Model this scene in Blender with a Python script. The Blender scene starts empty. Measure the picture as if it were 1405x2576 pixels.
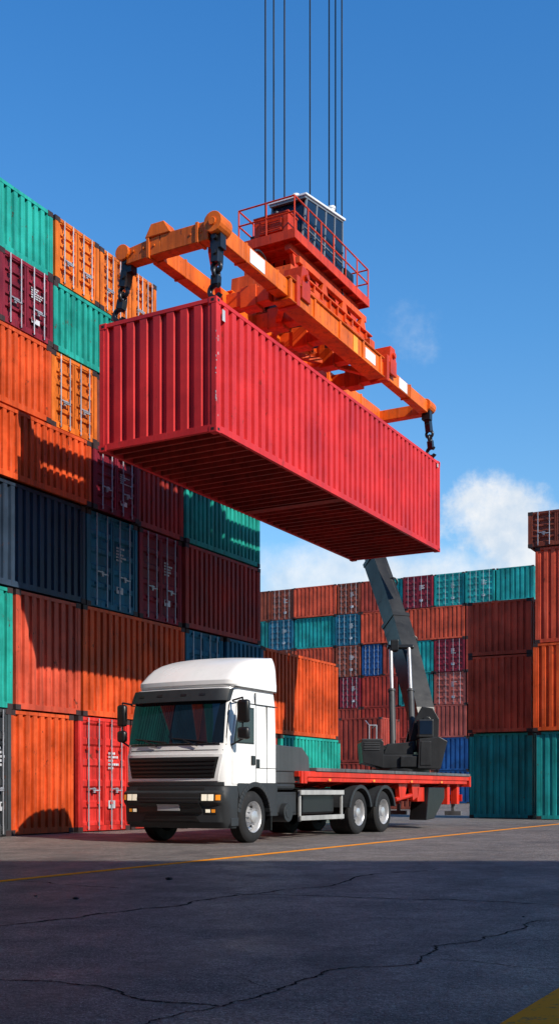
import bpy, bmesh, math, random
from mathutils import Vector, Matrix
random.seed(7)
scene=bpy.context.scene
A=math.radians(61.4); CA=math.cos(A); SA=math.sin(A)
F=2770.0; CX=702.5; HY=1990.0
# ---------------------------------------------------------------- mesh helper
class M:
    def __init__(s): s.v=[];s.f=[];s.mi=[]
    def add(s,vs,fs,m=0):
        o=len(s.v); s.v+= [tuple(p) for p in vs]
        for f in fs: s.f.append([i+o for i in f]); s.mi.append(m)
    def hexa(s,p,m=0):
        s.add(p,[(0,3,2,1),(4,5,6,7),(0,1,5,4),(1,2,6,5),(2,3,7,6),(3,0,4,7)],m)
    def box(s,x0,x1,y0,y1,z0,z1,m=0):
        s.hexa([(x0,y0,z0),(x1,y0,z0),(x1,y1,z0),(x0,y1,z0),(x0,y0,z1),(x1,y0,z1),(x1,y1,z1),(x0,y1,z1)],m)
    def frame(s,p0,p1):
        p0=Vector(p0);p1=Vector(p1);d=(p1-p0).normalized()
        up=Vector((0,0,1)) if abs(d.z)<.9 else Vector((0,1,0))
        a=d.cross(up).normalized(); b=a.cross(d).normalized()
        return p0,p1,a,b
    def beam(s,p0,p1,w,h,m=0,w2=None,h2=None):
        p0,p1,a,b=s.frame(p0,p1); w2=w if w2 is None else w2; h2=h if h2 is None else h2
        q=[p0+a*(i*w/2)+b*(j*h/2) for i,j in((-1,-1),(1,-1),(1,1),(-1,1))]
        q+=[p1+a*(i*w2/2)+b*(j*h2/2) for i,j in((-1,-1),(1,-1),(1,1),(-1,1))]
        s.hexa(q,m)
    def tube(s,p0,p1,r,n=10,m=0,r2=None):
        p0,p1,a,b=s.frame(p0,p1); r2=r if r2 is None else r2
        vs=[];
        for p,rr in((p0,r),(p1,r2)):
            for i in range(n):
                t=2*math.pi*i/n; vs.append(p+a*math.cos(t)*rr+b*math.sin(t)*rr)
        fs=[(i,(i+1)%n,n+(i+1)%n,n+i) for i in range(n)]+[tuple(range(n))[::-1],tuple(range(n,2*n))]
        s.add(vs,fs,m)
    def prism(s,poly,axis,a0,a1,m=0):
        n=len(poly)
        def P(q,a):
            if axis=='y': return (q[0],a,q[1])
            if axis=='x': return (a,q[0],q[1])
            return (q[0],q[1],a)
        vs=[P(q,a0) for q in poly]+[P(q,a1) for q in poly]
        fs=[tuple(range(n)),tuple(range(n,2*n))[::-1]]+[(i,(i+1)%n,n+(i+1)%n,n+i) for i in range(n)]
        s.add(vs,fs,m)
    def lathe(s,prof,cx,cz,y0,n=36,m=0,close=False):
        vs=[]
        for r,y in prof:
            for i in range(n):
                t=2*math.pi*i/n; vs.append((cx+r*math.cos(t),y0+y,cz+r*math.sin(t)))
        fs=[];k=len(prof)
        for j in range(k if close else k-1):
            j2=(j+1)%k
            for i in range(n):
                fs.append((j*n+i,j*n+(i+1)%n,j2*n+(i+1)%n,j2*n+i))
        s.add(vs,fs,m)
    def arc(s,cx,cz,r0,r1,a0,a1,y0,y1,n=16,m=0):
        for i in range(n):
            t0=math.radians(a0+(a1-a0)*i/n);t1=math.radians(a0+(a1-a0)*(i+1)/n)
            q=[]
            for y in(y0,y1):
                q+=[(cx+r0*math.cos(t0),y,cz+r0*math.sin(t0)),(cx+r1*math.cos(t0),y,cz+r1*math.sin(t0)),
                    (cx+r1*math.cos(t1),y,cz+r1*math.sin(t1)),(cx+r0*math.cos(t1),y,cz+r0*math.sin(t1))]
            s.hexa(q,m)
    def torus(s,c,axis1,axis2,R,r,a0=0,a1=360,n=20,k=8,m=0):
        c=Vector(c);e1=Vector(axis1).normalized();e2=Vector(axis2).normalized();e3=e1.cross(e2)
        vs=[];full=abs(a1-a0)>=359
        cnt=n if full else n+1
        for i in range(cnt):
            t=math.radians(a0+(a1-a0)*i/n);d=e1*math.cos(t)+e2*math.sin(t)
            for j in range(k):
                p=2*math.pi*j/k; vs.append(c+d*(R+r*math.cos(p))+e3*(r*math.sin(p)))
        fs=[]
        for i in range(n):
            i2=(i+1)%cnt if full else i+1
            for j in range(k): fs.append((i*k+j,i*k+(j+1)%k,i2*k+(j+1)%k,i2*k+j))
        if not full: fs+= [tuple(range(k)),tuple(range((cnt-1)*k,cnt*k))[::-1]]
        s.add(vs,fs,m)
    def obj(s,name,parent=None,mats=(),bevel=0,smooth=None,label=None):
        me=bpy.data.meshes.new(name); me.from_pydata(s.v,[],s.f)
        for mt in mats: me.materials.append(mt)
        for p,i in zip(me.polygons,s.mi): p.material_index=i
        bm=bmesh.new();bm.from_mesh(me)
        bmesh.ops.recalc_face_normals(bm,faces=bm.faces)
        bm.to_mesh(me);bm.free()
        if smooth:
            for p in me.polygons:p.use_smooth=True
            me.set_sharp_from_angle(angle=math.radians(smooth))
        o=bpy.data.objects.new(name,me); scene.collection.objects.link(o)
        if parent: o.parent=parent
        if bevel:
            b=o.modifiers.new("bevel",'BEVEL');b.width=bevel;b.segments=2;b.limit_method='ANGLE';b.angle_limit=math.radians(40)
        if label:o["label"]=label
        return o
def empty(name,loc,rz,label,cat,group=None):
    e=bpy.data.objects.new(name,None);scene.collection.objects.link(e)
    e.location=loc;e.rotation_euler=(0,0,rz);e["label"]=label;e["category"]=cat
    if group:e["group"]=group
    e.empty_display_size=.3
    return e
# ---------------------------------------------------------------- materials
def newmat(name):
    m=bpy.data.materials.new(name);m.use_nodes=True
    return m,m.node_tree.nodes,m.node_tree.links,m.node_tree.nodes['Principled BSDF']
def mixc(N,L,fac,a,b,bt='MIX'):
    x=N.new('ShaderNodeMix');x.data_type='RGBA';x.blend_type=bt
    for s,val in((0,fac),(6,a),(7,b)):
        if hasattr(val,'is_linked'): L.new(val,x.inputs[s])
        else: x.inputs[s].default_value=val if s==0 else (*val[:3],1)
    return x.outputs[2]
def ramp(N,L,src,p0,p1,c0=(0,0,0),c1=(1,1,1)):
    r=N.new('ShaderNodeValToRGB');r.color_ramp.elements[0].position=p0;r.color_ramp.elements[1].position=p1
    r.color_ramp.elements[0].color=(*c0,1);r.color_ramp.elements[1].color=(*c1,1)
    L.new(src,r.inputs[0]);return r.outputs[0]
def noise(N,L,vec,scale,detail=4,rough=.55,vscale=None):
    if vscale:
        mp=N.new('ShaderNodeMapping');mp.inputs['Scale'].default_value=vscale;L.new(vec,mp.inputs[0]);vec=mp.outputs[0]
    n=N.new('ShaderNodeTexNoise');n.inputs['Scale'].default_value=scale;n.inputs['Detail'].default_value=detail
    n.inputs['Roughness'].default_value=rough;L.new(vec,n.inputs['Vector']);return n.outputs[0]
def paint(name,col,rough=.5,wear=.5,metal=0,rust=(.09,.03,.015),spec=.3,streak=1):
    m,N,L,B=newmat(name)
    tc=N.new('ShaderNodeTexCoord').outputs['Object']
    oi=N.new('ShaderNodeObjectInfo')
    add=N.new('ShaderNodeVectorMath');add.operation='ADD';L.new(tc,add.inputs[0])
    sc=N.new('ShaderNodeVectorMath');sc.operation='SCALE';sc.inputs[0].default_value=(37,11,5);L.new(oi.outputs['Random'],sc.inputs['Scale'])
    L.new(sc.outputs[0],add.inputs[1]);v=add.outputs[0]
    mxc=max(col)
    n1=noise(N,L,v,.9,5,.6)
    dark=[c*(1-.45*wear) for c in col];lite=[min(1,c*(1+.2*wear)+.012*wear*mxc) for c in col]
    c=mixc(N,L,ramp(N,L,n1,.35,.65),dark,lite)
    st=noise(N,L,v,1,4,.6,(7,7,.35))
    f=N.new('ShaderNodeMath');f.operation='MULTIPLY';f.inputs[1].default_value=.7*wear*streak;L.new(ramp(N,L,st,.47,.68),f.inputs[0])
    c=mixc(N,L,f.outputs[0],c,[q*.35 for q in col])
    st2=noise(N,L,v,1,6,.7,(22,22,1.0))
    f3=N.new('ShaderNodeMath');f3.operation='MULTIPLY';f3.inputs[1].default_value=.55*wear;L.new(ramp(N,L,st2,.58,.68),f3.inputs[0])
    c=mixc(N,L,f3.outputs[0],c,[q*.85+.14*mxc for q in col])
    rn=noise(N,L,v,5,9,.75,(1.6,1.6,.7))
    f2=N.new('ShaderNodeMath');f2.operation='MULTIPLY';f2.inputs[1].default_value=min(1,wear);L.new(ramp(N,L,rn,.61,.65),f2.inputs[0])
    c=mixc(N,L,f2.outputs[0],c,rust)
    L.new(c,B.inputs['Base Color'])
    rr=ramp(N,L,n1,.3,.7,(rough*.8,)*3,(min(1,rough*1.3),)*3);L.new(rr,B.inputs['Roughness'])
    B.inputs['Metallic'].default_value=metal;B.inputs['Specular IOR Level'].default_value=spec
    bp=N.new('ShaderNodeBump');bp.inputs['Strength'].default_value=.35*wear;bp.inputs['Distance'].default_value=.025
    L.new(noise(N,L,v,3.5,6,.6),bp.inputs['Height']);L.new(bp.outputs[0],B.inputs['Normal'])
    return m
COL={'red':(.4,.035,.022),'brick':(.36,.045,.028),'brown':(.26,.055,.03),'maroon':(.24,.012,.03),'orange':(.8,.175,.01),
 'vermilion':(.7,.085,.012),'teal':(.012,.36,.29),'darkteal':(.01,.22,.23),'navy':(.024,.045,.08),'blue':(.012,.13,.22),'royal':(.01,.08,.26),
 'grey':(.05,.055,.06),'scarlet':(.68,.028,.02),'pink':(.42,.09,.07),'rust':(.62,.08,.035),'deepteal':(.01,.31,.31)}
WORD={'red':'rust red','brick':'brick red','brown':'brown','maroon':'maroon','orange':'bright orange','vermilion':'orange-red','teal':'teal green','darkteal':'dark teal','navy':'navy blue','blue':'steel blue','royal':'deep blue','grey':'dark grey','scarlet':'scarlet','pink':'faded red','rust':'rusty red','deepteal':'weathered teal'}
CM={k:paint('container_paint_'+k,c,.55,.95) for k,c in COL.items()}
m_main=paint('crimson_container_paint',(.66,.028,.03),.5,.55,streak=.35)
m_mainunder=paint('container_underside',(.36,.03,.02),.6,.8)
m_cast=paint('corner_casting_steel',(.05,.03,.03),.6,.8)
m_bar=paint('galvanised_bar',(.42,.43,.47),.4,.6,.3)
m_mark=paint('white_marking',(.6,.62,.65),.5,.8)
m_orange=paint('spreader_orange',(.86,.155,.005),.45,.8,0,(.12,.03,.015))
m_dorange=paint('headblock_orange',(.8,.09,.006),.45,.8,0,(.1,.03,.02))
m_redor=paint('crane_red_orange',(.7,.05,.008),.42,.65,0,(.1,.03,.02))
m_white=paint('truck_white',(.84,.83,.82),.22,.1,0,(.3,.28,.26),.5)
m_grey=paint('truck_grey_plastic',(.032,.035,.039),.5,.35,0,(.08,.08,.08))
m_crane=paint('crane_dark_grey',(.02,.021,.023),.38,.5,0,(.045,.045,.045),.4)
m_cranelt=paint('crane_mid_grey',(.07,.072,.076),.45,.5,0,(.03,.03,.03))
m_black=paint('black_plastic',(.01,.01,.011),.35,.2,0,(.03,.03,.03),spec=.5)
m_steel=paint('dark_forged_steel',(.04,.04,.045),.3,.7,.6,spec=.5)
m_deck=paint('deck_plate_grey',(.14,.14,.145),.6,.9)
m_fred=paint('frame_red',(.7,.03,.01),.4,.6)
m_silver=paint('rim_silver',(.55,.55,.56),.35,.4,.5,(.1,.08,.07))
m_tyre=paint('tyre_rubber',(.02,.02,.021),.75,.6,0,(.06,.055,.05))
m_frame=paint('cabin_frame_grey',(.2,.22,.25),.4,.4)
def simple(name,col,rough,metal=0,em=None,es=0,coat=0,spec=.5):
    m,N,L,B=newmat(name);
    tc=N.new('ShaderNodeTexCoord').outputs['Object'];n=noise(N,L,tc,5,4)
    L.new(mixc(N,L,ramp(N,L,n,.3,.7),[c*.85 for c in col],col),B.inputs['Base Color'])
    B.inputs['Roughness'].default_value=rough;B.inputs['Metallic'].default_value=metal
    B.inputs['Coat Weight'].default_value=coat;B.inputs['Specular IOR Level'].default_value=spec
    if em:B.inputs['Emission Color'].default_value=(*em,1);B.inputs['Emission Strength'].default_value=es
    return m
m_glass=simple('tinted_glass',(.008,.014,.024),.03,0,coat=.25)
m_cabglass=simple('cabin_glass',(.01,.02,.04),.08,0,spec=.35)
m_lamp=simple('headlamp_glass',(.8,.78,.7),.1,0,(1,.85,.6),.5)
m_amber=simple('amber_lens',(.8,.25,.02),.15,0,(1,.35,.03),.3)
m_redl=simple('red_lens',(.5,.01,.01),.2)
m_seam=simple('seam_black',(.01,.01,.01),.7)
m_plate=simple('plate_grey',(.45,.46,.47),.4)
# ---------------------------------------------------------------- ground
def ground_mat():
    m,N,L,B=newmat('weathered_yard_asphalt')
    tc=N.new('ShaderNodeTexCoord').outputs['Object']
    big=noise(N,L,tc,.12,5,.6); mid=noise(N,L,tc,1.2,7,.68); m2=noise(N,L,tc,7,5,.7); m3=noise(N,L,tc,18,4,.7);fine=noise(N,L,tc,45,3,.75); grit=noise(N,L,tc,85,2,.6)
    c=mixc(N,L,ramp(N,L,big,.35,.65),(.37,.32,.285),(.48,.42,.375))
    c=mixc(N,L,ramp(N,L,mid,.4,.7),c,(.24,.205,.19))
    c=mixc(N,L,ramp(N,L,m2,.4,.58),mixc(N,L,.4,c,(.06,.05,.05)),c)
    c=mixc(N,L,ramp(N,L,m3,.42,.56),mixc(N,L,.45,c,(.05,.042,.042)),c)
    c=mixc(N,L,ramp(N,L,fine,.42,.54),mixc(N,L,.75,c,(.035,.03,.03)),c)
    c=mixc(N,L,ramp(N,L,grit,.62,.67),c,(.8,.76,.72))
    st=noise(N,L,tc,.5,7,.7,(1,.45,1)); c=mixc(N,L,ramp(N,L,st,.5,.66,(0,0,0),(.7,.7,.7)),c,(.075,.066,.064))
    mp=N.new('ShaderNodeMapping');mp.inputs['Rotation'].default_value=(0,0,-A);L.new(tc,mp.inputs[0])
    tk_=noise(N,L,mp.outputs[0],1,5,.6,(.08,2.2,1));c=mixc(N,L,ramp(N,L,tk_,.52,.66,(0,0,0),(.45,.45,.45)),c,(.09,.08,.078))
    # hairline crazing
    wv=N.new('ShaderNodeVectorMath');wv.operation='ADD'
    nz=N.new('ShaderNodeTexNoise');nz.inputs['Scale'].default_value=1.1;nz.inputs['Detail'].default_value=8;nz.inputs['Roughness'].default_value=.7;L.new(tc,nz.inputs['Vector'])
    s=N.new('ShaderNodeVectorMath');s.operation='SCALE';s.inputs['Scale'].default_value=1.2;L.new(nz.outputs['Color'],s.inputs[0])
    L.new(tc,wv.inputs[0]);L.new(s.outputs[0],wv.inputs[1])
    vo=N.new('ShaderNodeTexVoronoi');vo.feature='DISTANCE_TO_EDGE';vo.inputs['Scale'].default_value=.55;L.new(wv.outputs[0],vo.inputs['Vector'])
    cr=ramp(N,L,vo.outputs['Distance'],.001,.005,(1,1,1),(0,0,0))
    gate=ramp(N,L,noise(N,L,tc,.4,3),.48,.56,(0,0,0),(.75,.75,.75))
    gm=N.new('ShaderNodeMath');gm.operation='MULTIPLY';L.new(cr,gm.inputs[0]);L.new(gate,gm.inputs[1])
    c=mixc(N,L,gm.outputs[0],c,(.02,.018,.018))
    L.new(c,B.inputs['Base Color'])
    L.new(ramp(N,L,mid,.3,.7,(.42,)*3,(.75,)*3),B.inputs['Roughness'])
    h=N.new('ShaderNodeMath');h.operation='ADD';L.new(fine,h.inputs[0]);L.new(m2,h.inputs[1])
    h1=N.new('ShaderNodeMath');h1.operation='ADD';L.new(h.outputs[0],h1.inputs[0]);L.new(m3,h1.inputs[1])
    bp=N.new('ShaderNodeBump');bp.inputs['Strength'].default_value=1;bp.inputs['Distance'].default_value=.035
    L.new(h1.outputs[0],bp.inputs['Height']);L.new(bp.outputs[0],B.inputs['Normal'])
    return m
g=M();g.add([(-1500,-1500,0),(1500,-1500,0),(1500,1500,0),(-1500,1500,0)],[(0,1,2,3)])
go=g.obj('ground',None,[ground_mat()]);go["kind"]="structure"
def yellow():
    m,N,L,B=newmat('worn_yellow_paint')
    tc=N.new('ShaderNodeTexCoord').outputs['Object']
    f=ramp(N,L,noise(N,L,tc,9,8,.75),.55,.63)
    L.new(mixc(N,L,f,(1.0,.34,.004),(.3,.17,.06)),B.inputs['Base Color']);B.inputs['Roughness'].default_value=.8;B.inputs['Specular IOR Level'].default_value=.1
    return m
my=yellow()
def line(x,y,w,l0,l1):
    s=M();d=Vector((CA,SA,0));n=Vector((SA,-CA,0));p=Vector((x,y,.004))
    s.add([p+d*l0,p+d*l1,p+d*l1+n*w,p+d*l0+n*w],[(0,1,2,3)])
    o=s.obj('yellow_road_marking',None,[my]);o["kind"]="structure"
line(-3.12,12.3,.17,-30,60)
line(.95,4.73,.5,-12,9)
m_crack=simple('crack_dark',(.012,.011,.011),.95,spec=.1)  # near-black colour of the pavement crack strips
def crack(pts,w):
    P=[Vector(((px-CX)/(py-HY),F/(py-HY),0)) for px,py in pts]
    for it in range(5):
        Q=[P[0]]
        for a,b in zip(P,P[1:]):
            d=b-a;n=Vector((-d.y,d.x,0));Q+=[(a+b)/2+n*random.uniform(-.12,.12),b]
        P=Q
    m=M();vs=[];n=len(P)
    for i,p in enumerate(P):
        d=(P[min(n-1,i+1)]-P[max(0,i-1)]);nn=Vector((-d.y,d.x,0)).normalized()
        ww=w*random.uniform(.2,1.0)*(.25+.75*min(1,min(i,n-1-i)/12))
        vs+=[(p+nn*ww/2)+Vector((0,0,.002)),(p-nn*ww/2)+Vector((0,0,.002))]
    m.add(vs,[(2*i,2*i+2,2*i+3,2*i+1) for i in range(n-1)])
    o=m.obj('pavement_crack',None,[m_crack]);o["kind"]="structure"
crack([(-60,2335),(240,2300),(500,2265),(700,2240),(900,2205),(1100,2185)],.045)
crack([(560,2245),(800,2254),(1100,2262),(1440,2280)],.04)
crack([(-40,2462),(200,2478),(400,2520),(560,2532),(700,2488),(830,2440),(1050,2425),(1090,2380),(1260,2350),(1450,2308)],.024)
crack([(1090,2410),(1250,2425),(1440,2440)],.014)
crack([(330,2600),(470,2545),(560,2532)],.015)
crack([(560,2450),(650,2478),(760,2500)],.008)
crack([(0,2215),(200,2228),(330,2236)],.035)
# ---------------------------------------------------------------- containers
def corr(L,pitch):
    n=max(1,round(L/pitch));p=L/n;pts=[(0,0)]
    for i in range(n):
        a=i*p
        pts+=[(a+.26*p,0),(a+.33*p,1),(a+.67*p,1),(a+.74*p,0)]
    pts.append((L,0));return pts
def container_parts(parent,L,D,H,mat,doors=False,pitch=.28,depth=.04,under=None,marks=False,simple_doors=False):
    b=M();pw=.11;tr=.09;br=.15;ins=.012
    for x in(0,L-pw):
        for y in(0,D-pw): b.box(x,x+pw,y,y+pw,.0+.02,H-.01)
    for y in(0.004,D-pw+.02):
        b.box(pw,L-pw,y,y+.08,H-tr,H-.012); b.box(pw,L-pw,y,y+.08,.02,br)
    for x in(0.004,L-pw+.02):
        b.box(x,x+.08,pw,D-pw,H-tr,H-.012); b.box(x,x+.08,pw,D-pw,.02,br)
    z0,z1=br-.01,H-tr+.01
    def wall(axis,fixed,sgn,a0,a1,pt):
        pr=corr(a1-a0,pt);vs=[]
        for s_,o in pr:
            off=fixed+sgn*(ins+o*depth)
            for z in(z0,z1): vs.append((a0+s_,off,z) if axis=='x' else (off,a0+s_,z))
        b.add(vs,[(2*i,2*i+2,2*i+3,2*i+1) for i in range(len(pr)-1)])
    if not doors: wall('x',0,1,pw,L-pw,pitch)
    wall('x',D,-1,pw,L-pw,pitch); wall('y',0,1,pw,D-pw,pitch*(1.08 if under else 1)); wall('y',L,-1,pw,D-pw,pitch)
    b.box(.06,L-.06,.06,D-.06,H-.05,H-.02)
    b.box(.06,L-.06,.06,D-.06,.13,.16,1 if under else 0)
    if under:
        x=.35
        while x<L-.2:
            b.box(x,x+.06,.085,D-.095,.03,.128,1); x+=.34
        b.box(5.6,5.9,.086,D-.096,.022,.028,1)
    e=.005;cw=.17;ch=.12
    for x in(-e,L-cw+e):
        for y in(-e,D-cw+e):
            for z in(0,H-ch): b.box(x,x+cw,y,y+cw,z,z+ch,2)
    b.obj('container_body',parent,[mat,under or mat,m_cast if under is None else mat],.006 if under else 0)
    if under:
        for x in(-e,L-cw+e):
            for z in(0,H-ch):
                q=M();q.box(x+.05,x+.12,-e-.003,-e+.002,z+.035,z+.085)
                q.obj('casting_hole',parent,[m_seam])
                if x<0:
                    for yy in(-e,D-cw):
                        q=M();q.box(-e-.003,-e+.002,yy+.05,yy+.12,z+.035,z+.085);q.obj('casting_hole',parent,[m_seam])
    if doors:
        w=(L-2*pw)/2
        for k in(0,1):
            d=M();x0=pw+k*w+.01;x1=pw+(k+1)*w-.01
            zz0,zz1=br+.005,H-tr-.005;hh=zz1-zz0
            d.box(x0,x0+.06,.012,.06,zz0,zz1);d.box(x1-.06,x1,.012,.06,zz0,zz1)
            n=5;ph=hh/n
            prof=[(zz0,0)]
            for i in range(n): prof+=[(zz0+ph*i+.12*ph,0),(zz0+ph*i+.22*ph,1),(zz0+ph*i+.78*ph,1),(zz0+ph*i+.88*ph,0)]
            prof.append((zz1,0))
            vs=[]
            for z,o in prof: vs+=[(x0+.06,.02+o*.045,z),(x1-.06,.02+o*.045,z)]
            d.add(vs,[(2*i,2*i+1,2*i+3,2*i+2) for i in range(len(prof)-1)])
            dr=d.obj('door',parent,[mat])
            for q in(.27,.73):
                xx=x0+(x1-x0)*q
                t=M();t.tube((xx,-.022,.05),(xx,-.022,H-.03),.017,8)
                for z in(.1,H*.25,H*.72,H-.11): t.box(xx-.045,xx+.045,-.03,.012,z-.03,z+.03,1)
                if not simple_doors:
                    zz=H*.36+(.04 if q<.5 else 0)
                    s_=1 if q<.5 else -1
                    t.box(min(xx,xx+s_*.26),max(xx,xx+s_*.26),-.052,-.032,zz-.014,zz+.014)
                    t.box(xx+s_*.2-.03,xx+s_*.2+.03,-.04,.0,zz-.06,zz+.03)
                t.obj('locking_bar',dr,[m_bar,mat])
            if marks and k==1:
                t=M();mx0=x0+.14
                for r in range(5):
                    x=mx0;z=H*.68-r*.085*H/2.6
                    for c in range(random.randint(3,6)):
                        ww=random.uniform(.03,.075)
                        if x+ww>x1-.08:break
                        t.box(x,x+ww,.004,.008,z,z+.05*H/2.6);x+=ww+.018
                t.box(x0+.15,x0+.42,.004,.008,H*.2,H*.27)
                t.obj('container_marking',dr,[m_mark])
def place(parent_loc,rz,L,D,H,col,doors,group,extra='',**kw):
    lab=f"{WORD[col]} shipping container with barred doors, {extra}" if doors else f"{WORD[col]} corrugated shipping container, {extra}"
    e=empty('shipping_container',parent_loc,rz,lab,'container',group)
    container_parts(e,L,D,H,CM[col],doors,**kw);return e
P0=Vector((-6.11,24.1))
def tpx(px):
    k=(px-CX)/F; return (24.1*k+6.11)/(CA-SA*k)
rows=[(0,2.82),(2.82,5.53),(5.53,7.9),(7.9,9.5),(9.5,11.3),(11.3,12.93),(12.93,14.5)]
LW={0:[(-95,25,'grey',1,1),(28,190,'vermilion',0,0),(195,326,'scarlet',1,1),(329,440,'red',0,0),(443,560,'brick',0,0),(563,700,'red',0,0),(703,853,'teal',0,0)],
1:[(-95,40,'teal',0,0),(43,208,'rust',0,0),(210,468,'vermilion',0,0),(470,565,'blue',1,0),(568,661,'blue',0,0),(664,853,'vermilion',0,0)],
2:[(-95,219,'navy',0,0),(222,352,'blue',1,1),(355,463,'maroon',1,1),(465,654,'red',0,0)],
3:[(-95,226,'vermilion',0,0),(229,346,'maroon',1,1),(347,464,'red',0,0),(466,652,'teal',0,0)],
4:[(-95,127,'vermilion',0,0),(129,245,'orange',1,0),(247,400,'brown',0,0)],
5:[(-5,132,'maroon',1,1),(134,292,'teal',0,0),(294,400,'red',0,0)],
6:[(-95,138,'teal',0,0),(140,252,'orange',1,0),(254,335,'orange',1,0),(337,400,'orange',1,0)]}
def wallbox(t0,t1,r,col,dr,mk):
    z0,z1=rows[r];jit=random.uniform(-.07,.07)
    x=P0.x+CA*t0-SA*jit;y=P0.y+SA*t0+CA*jit
    place((x,y,z0+.008),A+random.uniform(-.004,.004),t1-t0,5.8 if dr else 2.44,z1-z0-.016,col,bool(dr),'stacked shipping containers',
          'beside the truck' if r==0 else ('atop the tall stack' if r==6 else 'in the tall stack'),
          pitch=.25 if r in(0,1,2) else .22,depth=.06,marks=bool(mk))
for r,lst in LW.items():
    for (a,b,col,dr,mk) in lst: wallbox(tpx(a)+.02,tpx(b)-.02,r,col,dr,mk)
# the same wall carries on towards the viewer: the windscreen mirrors it
for r,cs_ in enumerate((('vermilion','teal','red'),('teal','red','vermilion'),('red','blue','navy'),('navy','vermilion','red'),('vermilion','red','teal'))):
    t=tpx(-95)-.04
    for col in cs_: wallbox(t-5.9,t-.04,r,col,0,0);t-=5.95
def wallv(U,z0,z1,spec,group,ex,**kw):
    for (a,b,col,dr,mk) in spec:
        def P(px):
            k=(px-CX)/F;Y=U/(CA*k+SA);X=k*Y;return X,Y,SA*X-CA*Y
        X,Y,s0=P(a);_,_,s1=P(b);jit=random.uniform(-.1,.1)
        place((X+CA*jit,Y+SA*jit,z0+.006),A-math.pi/2,s1-s0-.06,6 if dr else 2.6,z1-z0-.012,col,bool(dr),group,ex,marks=bool(mk),**kw)
h=18.62/7
FW=[
[(645,679,'brown',0,0),(680,738,'brown',1,1),(739,846,'rust',0,0),(848,906,'brown',1,1),(907,985,'brick',0,0),(986,1012,'deepteal',0,0),(1014,1089,'maroon',1,1),(1090,1167,'deepteal',1,1),(1169,1244,'deepteal',1,1),(1246,1342,'deepteal',0,0)],
[(640,674,'darkteal',0,0),(675,738,'blue',1,1),(740,842,'deepteal',0,0),(843,906,'blue',1,1),(908,1018,'rust',0,0),(1020,1169,'rust',0,0),(1171,1300,'brick',0,0)],
[(640,738,'brown',1,1),(740,842,'rust',0,0),(844,907,'brown',1,1),(909,960,'royal',1,0),(962,1038,'brick',0,0),(1040,1090,'deepteal',0,0),(1091,1169,'maroon',1,1),(1171,1300,'brick',0,0)],
[(760,852,'brick',0,0),(854,907,'maroon',1,1),(909,1000,'red',0,0),(1002,1088,'darkteal',0,0),(1090,1171,'pink',1,1),(1173,1300,'brick',0,0)],
[(780,907,'brick',0,0),(909,1075,'red',0,0),(1077,1173,'pink',0,0),(1175,1300,'brick',0,0)],
[(780,907,'brown',0,0),(909,1098,'brick',0,0),(1100,1178,'royal',0,0),(1180,1300,'navy',0,0)],
[(780,930,'red',0,0),(932,1098,'brown',0,0),(1100,1180,'royal',0,0),(1182,1300,'navy',0,0)]]
for i,sp_ in enumerate(FW):
    wallv(84.6,h*(6-i),h*(7-i),sp_,'containers in the far stacks','in the far stack',pitch=.38,depth=.1,simple_doors=True)
wallv(56,0,2.6,[(848,930,'brick',0,0),(933,1040,'brown',0,0)],'containers in the far stacks','behind the truck',pitch=.28,depth=.06)
wallv(56,2.6,5.1,[(851,960,'brick',0,0)],'containers in the far stacks','behind the truck',pitch=.28,depth=.06)
for z0,z1,c in((0,3.13,'deepteal'),(3.13,5.95,'rust'),(5.95,7.95,'rust')):
    wallv(39.1,z0,z1,[(1178,1340,c,0,0)],'containers in the yard block','in the block across the yard',pitch=.25,depth=.05)
for z0,z1,c,a,d in((0,3.08,'deepteal',1347,0),(3.08,6.15,'vermilion',1340,0),(6.15,9.5,'rust',1344,0),(9.5,10.75,'brown',1327,1)):
    wallv(38.0,z0,z1,[(a,a+150,c,d,d)],'containers in the yard block','in the block across the yard',pitch=.25,depth=.055)
# ---------------------------------------------------------------- hanging container
FO=(-1.21,21.1,0)
hc=empty('shipping_container',(FO[0],FO[1],7.9),A,'crimson forty foot container hanging from an orange spreader','container')
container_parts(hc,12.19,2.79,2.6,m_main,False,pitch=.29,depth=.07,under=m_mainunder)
d=M();d.box(.22,.32,-.008,.004,2.2,2.42);d.obj('container_marking',hc,[m_mark])
d=M();d.box(11.95,12.03,-.008,.004,2.4,2.5);d.obj('container_marking',hc,[m_mark])
# chipped paint along the near corner post
random.seed(21)
for i in range(14):
    z=random.uniform(.3,2.5);hh=random.uniform(.01,.07)
    if i%2: d=M();x=random.choice((.0,.0,.06));d.box(x,x+random.uniform(.006,.02),-.0035,.002,z,z+hh)
    else: d=M();d.box(-.0035,.002,.0,random.uniform(.006,.02),z,z+hh)
    d.obj('paint_chip',hc,[m_mark])
# ---------------------------------------------------------------- spreader
sp=empty('container_spreader',FO,A,'orange lifting spreader with red operator platform hanging on cables','crane spreader')
def so(m,name,mats,bevel=.015,smooth=None,parent=None): return m.obj(name,parent or sp,mats,bevel,smooth)
FX=11.2; FY=2.1; BY=1.5
b=M();b.beam((.07,.14,11.76),(.07,1.25,11.76),.28,.36);b.beam((.07,1.25,11.76),(.07,FY,11.7),.28,.36,0,.24,.3)
b.tube((-.14,.0,11.86),(.28,.0,11.86),.2,20);b.tube((-.17,.0,11.86),(.31,.0,11.86),.08,12)
b.tube((-.12,FY+.05,11.78),(.25,FY+.05,11.78),.16,16)
b.prism([(1.0,11.93),(1.6,11.93),(1.45,12.18),(1.15,12.18)],'x',-.1,.24)
b.box(-.1,.24,.35,.42,11.56,11.96);b.box(-.1,.24,1.5,1.57,11.53,11.93)
for y in(.3,.55,1.4,1.65,1.9): b.tube((-.085,y,11.76),(-.06,y,11.76),.03,8)
so(b,'end_crossbeam',[m_orange])
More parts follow.
